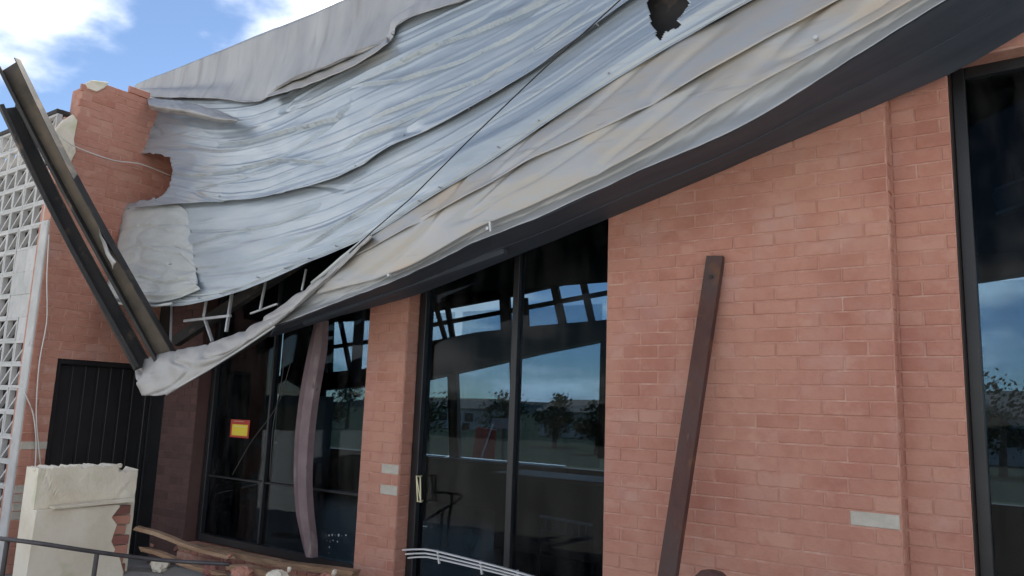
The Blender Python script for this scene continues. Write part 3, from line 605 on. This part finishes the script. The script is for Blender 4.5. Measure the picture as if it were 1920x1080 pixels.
# crumbling plaster near the broken top corner
def lump(name, c, r, mat_, parent, seed=0, sq=(1, 1, 1)):
    bm = bmesh.new(); bmesh.ops.create_icosphere(bm, subdivisions=3, radius=1)
    for v in bm.verts:
        n = v.co.normalized(); k = 1+.35*N3(n.x*1.7+seed, n.y*1.7, n.z*1.7)+.15*N3(n.x*5+seed, n.y*5, n.z*5); v.co = Vector((n.x*r*k*sq[0], n.y*r*k*sq[1], n.z*r*k*sq[2]))
    me = bpy.data.meshes.new(name); bm.to_mesh(me); bm.free(); return link(name, me, mat_, parent, Vector(c))
for poly in (((104, 243), (118, 226), (137, 214), (146, 226), (139, 262), (143, 285), (130, 310), (122, 334), (108, 338), (102, 300)), ((160, 156), (172, 150), (204, 154), (198, 164), (182, 172), (166, 166))):
    pp = [atx(x, y, WX+.02) for x, y in poly]; MB().prism([(p.y, p.z) for p in pp], 'x', WX-.02, WX+.022).build('broken_plaster', M['plaster'], WG, bevel=.006)
MB().box((WX-.12, DY0, .012), (WX-.08, DY1, DZ)).build('door_panel', M['frame'], WG)
dm = MB(); dm.box((WX-.10, DY0, .01), (WX-.02, DY0+.05, DZ)); dm.box((WX-.10, DY1-.05, .01), (WX-.02, DY1, DZ)); dm.box((WX-.10, DY0+.05, DZ-.05), (WX-.021, DY1-.05, DZ)); dm.build('door_frame', M['frame'], WG, bevel=.004)
for i in range(7):
    y = DY0+.05+(DY1-DY0-.1)*(i+.5)/7; MB().box((WX-.079, y-.05, .02), (WX-.074, y+.05, DZ-.06)).build('door_slat', M['frame'], WG, bevel=.003)
MB().box((WX-3.4, YN+.3, 0), (WX-3.2, .055, 4.2)).build('rear_wall', M['inner'], WG)
MB().box((WX-3.2, -.1, 0), (WX-.221, .05, 4.0)).build('rear_wall', M['inner'], WG)
MB().box((WX-3.2, YN+.13, 4.002), (WX-.221, .055, 4.06)).build('wing_shade_roof', M['inner'], WG)  # unseen roof added to keep daylight from behind the pierced blocks
# ------------------------------------------------------------------ pierced block screen
SC = empty('pierced_block_screen', (WX-.6, YN, 0)); tag(SC, 'white pierced concrete block screen with diagonal fins at the left edge', 'screen')
BW, BH, BD = .255, .225, .05
bm_ = MB(); t_ = .024
bm_.box((-BW/2, 0, -BH/2), (BW/2, BD, -BH/2+t_)); bm_.box((-BW/2, 0, BH/2-t_), (BW/2, BD, BH/2)); bm_.box((-BW/2, .002, -BH/2+t_), (-BW/2+t_, BD, BH/2-t_)); bm_.box((BW/2-t_, .002, -BH/2+t_), (BW/2, BD, BH/2-t_))
bm_.bar((-BW/2+t_, BD/2+.004, -BH/2+t_), (BW/2-t_, BD/2+.004, BH/2-t_), .02, BD*.8, up=(0, 1, 0))
proto = bm_.build('pierced_block', M['white_block'], SC); pmesh = proto.data; bpy.data.objects.remove(proto)
sb = MB().box((-BW/2, .004, -BH/2), (BW/2, BD, BH/2)).build('solid_block', M['white_block'], SC, bevel=.004); smesh = sb.data; bpy.data.objects.remove(sb)
SZ = at(25, 246, YN).z; x1 = WX-.15; rng = random.Random(4)
for r in range(int(SZ/BH)):
    for c in range(9):
        P = Vector((x1-BW*(c+.5), YN+rng.uniform(-.004, .004), SZ-BH*(r+.5)))
        if not inframe(P, 60): continue
        x, y = pix(P); solid = inpoly((x, y), [(28, 470), (66, 460), (60, 640), (22, 650)])
        o = link('solid_block' if solid else 'pierced_block', smesh if solid else pmesh, None, SC, P); o.rotation_euler = (rng.uniform(-.012, .012), rng.uniform(-.01, .01), rng.uniform(-.01, .01))
MB().box((x1+.002, YN-.02, 0), (WX-.002, YN+.16, 3.25)).build('screen_end_post', M['white_block'], SC, bevel=.008)
MB().box((x1-BW*9, YN-.01, SZ+.004), (x1-.002, YN+.12, SZ+.05)).build('screen_cap', M['steel_dark'], SC, bevel=.005)
# ------------------------------------------------------------------ fallen steel channels
def channel(name, p, q, w, d, label, lip=.03, roll=0., group=None, m1='steel_dark', m2='steel_in'):
    p, q = Vector(p), Vector(q); o = empty(name, q); dr = (q-p).normalized()
    tocam = (CAM-(p+q)/2).normalized(); a = dr.cross(tocam).normalized(); b = a.cross(dr)
    rot = Matrix.Rotation(roll, 3, dr); a, b = rot@a, rot@b
    def bow(t): return Vector((0, 0, -.015*math.sin(math.pi*t)))+a*(.008*math.sin(5*t))
    n = 14
    def strip(nm, o0, o1, mt):
        vs, fs = [], []
        for i in range(n+1):
            t = i/n; c = p.lerp(q, t)+bow(t); tw = Matrix.Rotation(.25*math.sin(3*t), 3, dr)
            for oo in (o0, o1): vs.append(c+tw@(a*oo[0]+b*oo[1]))
        for i in range(n): fs.append((2*i, 2*i+1, 2*i+3, 2*i+2))
        s = mesh(nm, vs, fs, M[mt], o); md = s.modifiers.new('thickness', 'SOLIDIFY'); md.thickness = .008; md.offset = 0
    strip('web', (-w/2, 0), (w/2, 0), m2); strip('flange', (-w/2, -.002), (-w/2, d), m1); strip('flange', (w/2, -.002), (w/2, d), m1); strip('flange_lip', (w/2, d), (w/2-lip, d), m1)
    return tag(o, label, 'steel channel', group)
channel('steel_channel', at(22, 122, -1.75), at(312, 668, -.62), .18, .07, 'upper of two fallen steel channels leaning across the brick wing, pale inside', roll=.5)
channel('steel_channel', at(14, 203, -1.64), at(264, 690, -.69), .13, .08, 'lower dark fallen steel channel leaning against the brick wing beside the block screen', roll=-.3, m2='steel_dark')
cs = sheet('curled_flashing', [(-1.12, [(118, 318), (150, 362), (178, 418), (216, 492)]), (-1.06, [(140, 345), (163, 405), (186, 438), (212, 505)])], 40, 8, lambda u, v, s, t: .02*N3(u*6, v*9, 2), M['flap'], None, thick=.004)
tag(cs, 'narrow pale curled strip of metal beside the fallen steel channels', 'metal strip')
# loose wires by the screen
for pts, lab in ((((92, 440), (88, 520), (88, 600), (74, 680), (68, 780), (76, 870)), 'long pale wire hanging down the corner of the brick wing'),
                 (((46, 735), (62, 775), (68, 830), (66, 880)), 'short pale wire looping near the foot of the block screen')):
    tag(MB().tube(catmull([atx(x, y, WX+.06) for x, y in pts], 24), .006, 6).build('loose_wire', M['wire'], smooth=True), lab, 'wire')
tag(MB().tube(catmull([atx(x, y, WX+.10) for x, y in ((100, 246), (135, 272), (210, 300), (265, 308), (322, 330))], 24), .006, 6).build('loose_wire', M['wire'], smooth=True), 'pale wire strung across the upper brick wing to the canopy notch', 'wire')
# ------------------------------------------------------------------ broken plastered stub wall
PX = -6.4; y0p, y1p = atx(62, 960, PX).y, atx(250, 960, PX).y; ztp = atx(150, 880, PX).z
PR = empty('plastered_stub_wall', (PX, (y0p+y1p)/2, 0)); tag(PR, 'broken cream plastered stub wall with exposed bricks at the lower left', 'wall')
def jag():
    vs, fs = [], []; n, m = 44, 40; zz = []
    rg = random.Random(3)
    for side in (0, 1):
        for i in range(n+1):
            y = y0p+(y1p-y0p)*i/n; top = ztp+.035*N3(i*.35, side*2., 1)+.02*N3(i*1.1, side*3, 4)+(-.03 if i > 34 else .02)
            for j in range(m+1):
                z = top*j/m; bul = .008*N3(y*4, z*4, side*3)+.004*abs(N3(y*11, z*11, 2))-.006*max(0, 1-abs(N3(y*2.2, z*1.6, 8.))*30)-.012*max(0, N3(y*6, z*5, 3.)-.35)
                vs.append((PX+bul if side == 0 else PX-.2, y, z))
    S_ = (n+1)*(m+1)
    for i in range(n):
        for j in range(m):
            a = i*(m+1)+j; fs.append((a, a+m+1, a+m+2, a+1)); b = S_+a; fs.append((b, b+1, b+m+2, b+m+1))
        a = i*(m+1)+m; fs.append((a, a+m+1, S_+a+m+1, S_+a))
    for j in range(m):
        fs.append((j, j+1, S_+j+1, S_+j)); a = n*(m+1)+j; fs.append((a, S_+a, S_+a+1, a+1))
    return mesh('upper_block', vs, fs, M['plaster'], PR)
jag()
zl = atx(160, 948, PX).z; yb = atx(198, 1000, PX).y; ye = atx(236, 960, PX).y
lb = MB().prism([(y0p-.03, 0), (ye, 0), (ye, .2), (yb+.10, .32), (yb+.02, .45), (yb+.05, zl-.16), (yb+.0, zl-.1), (yb+.06, zl-.02), (yb+.05, zl), (y0p-.01, zl)], 'x', PX+.012, PX+.07).build('lower_render', M['plaster'], PR, bevel=.004)
MB().prism([(atx(90, 950, PX).y, zl), (ye+.005, zl+.012), (ye+.005, zl+.045), (atx(90, 950, PX).y, zl+.022)], 'x', PX+.01, PX+.10).build('render_ledge', M['plaster'], PR, bevel=.004)
for i in range(9):
    z = zl-.05-i*CH
    if z < .05: break
    y = ye-.07+.012*math.sin(i*2.3); o = link('brick', brick_mesh(.15, 'brick' if i % 3 else 'brick_dark'), None, PR, Vector((PX+.06+.012*math.sin(i*5), y, z))); o.rotation_euler = (.02*math.sin(i*3), .05*math.sin(i*7), math.pi/2+.12*math.sin(i*4))
for i in range(14):
    y = y0p+(y1p-y0p)*random.random(); lump('plaster_crumb', (PX-random.uniform(.0, .16), y, ztp+.005), random.uniform(.008, .022), M['plaster'], PR, i*2.7)
# ------------------------------------------------------------------ fallen rail
RL = empty('bent_railing', at(180, 1050, -2.2)); tag(RL, 'thin dark bent metal railing in front of the plastered stub wall', 'railing')
rp = [at(x, y, Y) for x, y, Y in ((-60, 1003, -2.15), (60, 1017, -2.0), (180, 1035, -1.62), (300, 1050, -1.2), (430, 1058, -.9))]
MB().tube(catmull(rp, 20), .014, 8).build('top_rail', M['rail'], RL, smooth=True)
for x, y, Y in ((14, 1013, -2.06), (182, 1036, -1.61)):
    p = at(x, y, Y); MB().tube([p, (p.x-.03, p.y, 0)], .016, 8).build('post', M['rail'], RL)
# ------------------------------------------------------------------ leaning steel post against the brick panel
t0, t1 = at(1340, 480, -.135), at(1250, 1080, -.42); dr = (t1-t0).normalized(); k = -t1.z/dr.z; t2 = t1+dr*k
LP = empty('leaning_post', t2); tag(LP, 'dark rusty brown flat steel post leaning against the wide brick panel', 'post')
MB().bar(t0, t2, .098, .012, up=(0, -1, .2)).build('web', M['post'], LP, bevel=.002)
sd_ = dr.cross(Vector((0, -1, .2))).normalized()
for s in (-1, 1): MB().bar(t0+sd_*s*.045+Vector((0, .022, 0)), t2+sd_*s*.045+Vector((0, .022, 0)), .008, .044, up=(0, -1, .2)).build('flange', M['post'], LP, bevel=.002)
for q in (.05,): p = t0.lerp(t2, q); MB().tube([p, p+Vector((0, -.016, 0))], .012, 8).build('bolt', M['steel_dark'], LP)
# rounded bollard near the bottom edge
bp_ = at(1335, 1068, -1.5); BO = empty('bollard', (bp_.x, bp_.y, -.0)); tag(BO, 'dark round topped bollard in front of the wide brick panel', 'bollard')
MB().tube([(bp_.x, bp_.y, 0), (bp_.x, bp_.y, bp_.z-.06), (bp_.x, bp_.y, bp_.z-.03), (bp_.x, bp_.y, bp_.z-.008), (bp_.x, bp_.y, bp_.z)], [.07, .07, .064, .042, .008], 20).build('shaft', M['post'], BO, smooth=True)
MB().tube([(bp_.x, bp_.y, bp_.z-.16), (bp_.x, bp_.y, bp_.z-.12)], .075, 20).build('band', M['brass'], BO)
# ------------------------------------------------------------------ bent trim hanging in front of the left window
BT = [((592, 600), (605, 600)), ((578, 660), (602, 655)), ((563, 740), (588, 738)), ((554, 820), (578, 820)), ((552, 900), (574, 900)), ((556, 960), (577, 962)), ((566, 1010), (583, 1014)), ((574, 1042), (584, 1046))]
vs, fs = [], []
bl = catmull([at(*a[0], .02) for a in BT], 50); br_ = catmull([at(*a[1], -.005) for a in BT], 50)
for a, b in zip(bl, br_): vs += [a, (a+b)/2+Vector((0, -.02, 0)), b, b+Vector((.004, .06, 0))]
for i in range(49):
    for j in range(3): fs.append((4*i+j, 4*i+j+1, 4*i+j+5, 4*i+j+4))
bt = mesh('bent_trim', vs, fs, M['bent_trim'], smooth=False); md = bt.modifiers.new('thickness', 'SOLIDIFY'); md.thickness = .006
tag(bt, 'bowed dusty purple metal trim hanging in front of the left window', 'metal trim')
# thin broken wires hanging in front of the left window
for pts, lab in ((((535, 640), (530, 700), (512, 800), (505, 900)), 'thin grey wire hanging straight down the left window'), (((545, 680), (520, 760), (470, 830), (436, 890)), 'thin grey wire hanging slantwise across the left window')):
    tag(MB().tube(catmull([at(x, y, .05) for x, y in pts], 16), .0035, 5).build('broken_wire', M['rail'], smooth=True), lab, 'wire')
# ------------------------------------------------------------------ warning sign on the left window
gy = GY-.006
sg = empty('warning_sign', at(450, 805, gy)); tag(sg, 'small yellow warning sign with red top on the dark left window', 'sign')
def flat(name, x0, y0, x1, y1, yy, mt, par, th=.003):
    a, b = at(x0, y0, GY-.006), at(x1, y1, GY-.006); return MB().box((a.x, yy-th, b.z), (b.x, yy, a.z)).build(name, M[mt], par)
flat('backing', 434, 786, 466, 822, gy, 'red', sg); flat('yellow_face', 437, 795, 464, 818, gy-.004, 'yellow', sg)
flat('print_line', 440, 799, 462, 801, gy-.0075, 'white', sg, .001); flat('print_line', 440, 812, 461, 813.5, gy-.0075, 'white', sg, .001)
flat('print_line', 440, 789, 458, 791, gy-.0045, 'brass', sg, .001)
# door pull on the middle window
dh = empty('door_pull', at(783, 915, .06)); tag(dh, 'pale brass pull handle at the left side of the middle window', 'handle')
hp0, hp1 = at(781, 893, .08), at(783, 940, .08)
for dx in (-.0, .038): MB().tube([hp0+Vector((dx, 0, 0)), hp1+Vector((dx*.8, 0, 0))], .006, 6).build('grip', M['brass'], dh)
MB().tube([hp0+Vector((0, 0, 0)), hp1+Vector((.03, 0, 0))], .005, 6).build('brace', M['brass'], dh)
for p in (hp0, hp1): MB().tube([p+Vector((-.006, 0, 0)), p+Vector((.044, 0, 0))], .006, 6).build('grip', M['brass'], dh); MB().tube([p, p+Vector((0, .06, 0))], .005, 6).build('stem', M['brass'], dh)
# white lettering specks low on the left window, too small to read
dk = empty('window_lettering', at(630, 1020, gy)); tag(dk, 'small faded white lettering low on the window beside the narrow brick pillar', 'lettering')
rg = random.Random(9)
for (x, y, w_, h_) in ((611, 1001, 2.5, 8), (616, 1002, 3, 6), (622, 1001, 2.5, 7), (628, 1002, 2.5, 6), (634, 1001, 3, 8), (640, 1003, 2, 5), (648, 1002, 2.5, 5), (612, 1012, 3, 5), (618, 1013, 3, 7), (624, 1012, 2, 4), (632, 1014, 2.5, 5), (617, 1024, 2, 6), (616, 1036, 3, 4)):
    flat('stroke', x, y, x+w_*.7, y+h_*.6, gy-rg.uniform(0, .001), 'rail' if rg.random() < .4 else 'strut', dk, .001)
# ------------------------------------------------------------------ aluminium louvre strip lying at the middle window
LV = empty('louvre_strip', at(880, 1055, -.12)); tag(LV, 'fallen pale aluminium louvre strip lying low across the middle window', 'louvre')
for i, (dy, w_) in enumerate(((0, .02), (8, .016), (15, .022))):
    pts = [at(x, y+dy*(1-.3*j/4), -.16+.02*i) for j, (x, y) in enumerate(((756+5*i, 1031), (800, 1030), (870, 1046), (940, 1064), (1030, 1090)))]
    m = MB(); cp = catmull(pts, 14)
    for a, b in zip(cp, cp[1:]): m.bar(a, b, w_, .010)
    m.build('slat', M['alu'], LV)
for q in (820, 900, 970):
    y = 1030+(q-800)*.25; MB().bar(at(q, y-4, -.13), at(q+4, y+22, -.13), .012, .012).build('clip', M['alu'], LV)
# ------------------------------------------------------------------ fallen timbers and rubble at the foot of the left window
def plank(p, q, w, h, label, mt='wood'):
    p, q = Vector(p), Vector(q); d = (q-p); L = d.length; m = MB(); n = 6; rg = random.Random(int(L*1000))
    vs, fs = [], []; dd = d/L; a = dd.cross(Vector((0, 0, 1))).normalized(); b = a.cross(dd)
    for i in range(n+1):
        c = p+d*(i/n)+b*(.01*math.sin(i*1.3))
        for s, t in ((-1, -1), (1, -1), (1, 1), (-1, 1)):
            e = Vector((0, 0, 0)) if 0 < i < n else dd*rg.uniform(-.05, .05)
            vs.append(c+e+a*(s*w/2*rg.uniform(.92, 1.05))+b*(t*h/2*rg.uniform(.92, 1.05)))
    for i in range(n):
        for j in range(4): k = (j+1) % 4; fs.append((4*i+j, 4*i+k, 4*i+4+k, 4*i+4+j))
    fs += [(3, 2, 1, 0), tuple(4*n+j for j in range(4))]
    o = mesh('fallen_timber', vs, fs, M[mt]); tag(o, label, 'timber', 'fallen timbers under the left window'); return o
plank(at(262, 992, -.75), at(436, 1048, -.40), .06, .03, 'long fallen timber sloping down from the stub wall towards the window')
plank(at(345, 1024, -.32), at(668, 1078, -.22), .09, .045, 'longest fallen timber lying along the foot of the left window')
plank(at(270, 1030, -.85), at(420, 1080, -.60), .05, .03, 'short fallen timber lowest beside the stub wall')
plank(at(430, 1062, -.55), at(640, 1100, -.42), .08, .04, 'fallen timber half hidden under the longest one')
rg = random.Random(21)
for i, (x, y, r, mt, lab) in enumerate(((455, 1075, .07, 'brick', 'brick rubble lump at the bottom edge under the left window'), (520, 1086, .08, 'plaster', 'cream plaster lump at the bottom edge under the left window'),
                                      (395, 1070, .06, 'brick_dark', 'dark brick lump between the fallen timbers'), (610, 1090, .07, 'brick', 'brick rubble lump beside the narrow brick pillar'), (300, 1062, .07, 'plaster', 'plaster lump behind the bent railing'))):
    p = at(x, y, -.62 if x < 560 else -.3); o = lump('rubble_lump', (p.x, p.y, max(.03, p.z)), r, M[mt], None, i*5.3, (1.2, 1, .8)); tag(o, lab, 'rubble')
mesh_h = lump('rubble_heap', (-6.1, -.55, -.02), .62, M['paving'], None, 3.3, (2.0, .75, .36)); tag(mesh_h, 'low heap of grey rubble below the left window', 'rubble', kind='stuff')

for i in range(16):
    x = random.uniform(285, 650); y = 1020+(x-285)*.16+random.uniform(-2, 26); p = at(x, y, random.uniform(-.5, -.25)); bm = bmesh.new(); bmesh.ops.create_icosphere(bm, subdivisions=1, radius=random.uniform(.014, .036))
    for v in bm.verts: v.co = Vector((v.co.x*random.uniform(.6, 1.4), v.co.y*random.uniform(.6, 1.3), v.co.z*random.uniform(.4, .9)))
    me = bpy.data.meshes.new('rubble_chip'); bm.to_mesh(me); bm.free(); o = link('rubble_chip', me, M[('brick', 'plaster', 'brick_dark', 'brick')[i % 4]], None, p); o.rotation_euler = (random.random()*3, random.random()*3, random.random()*3)
    kd = ('red brick', 'cream plaster', 'dark brick', 'red brick')[i % 4]; tag(o, 'small angular '+kd+' chip among the fallen timbers under the left window', 'rubble', kd+' chips under the left window')
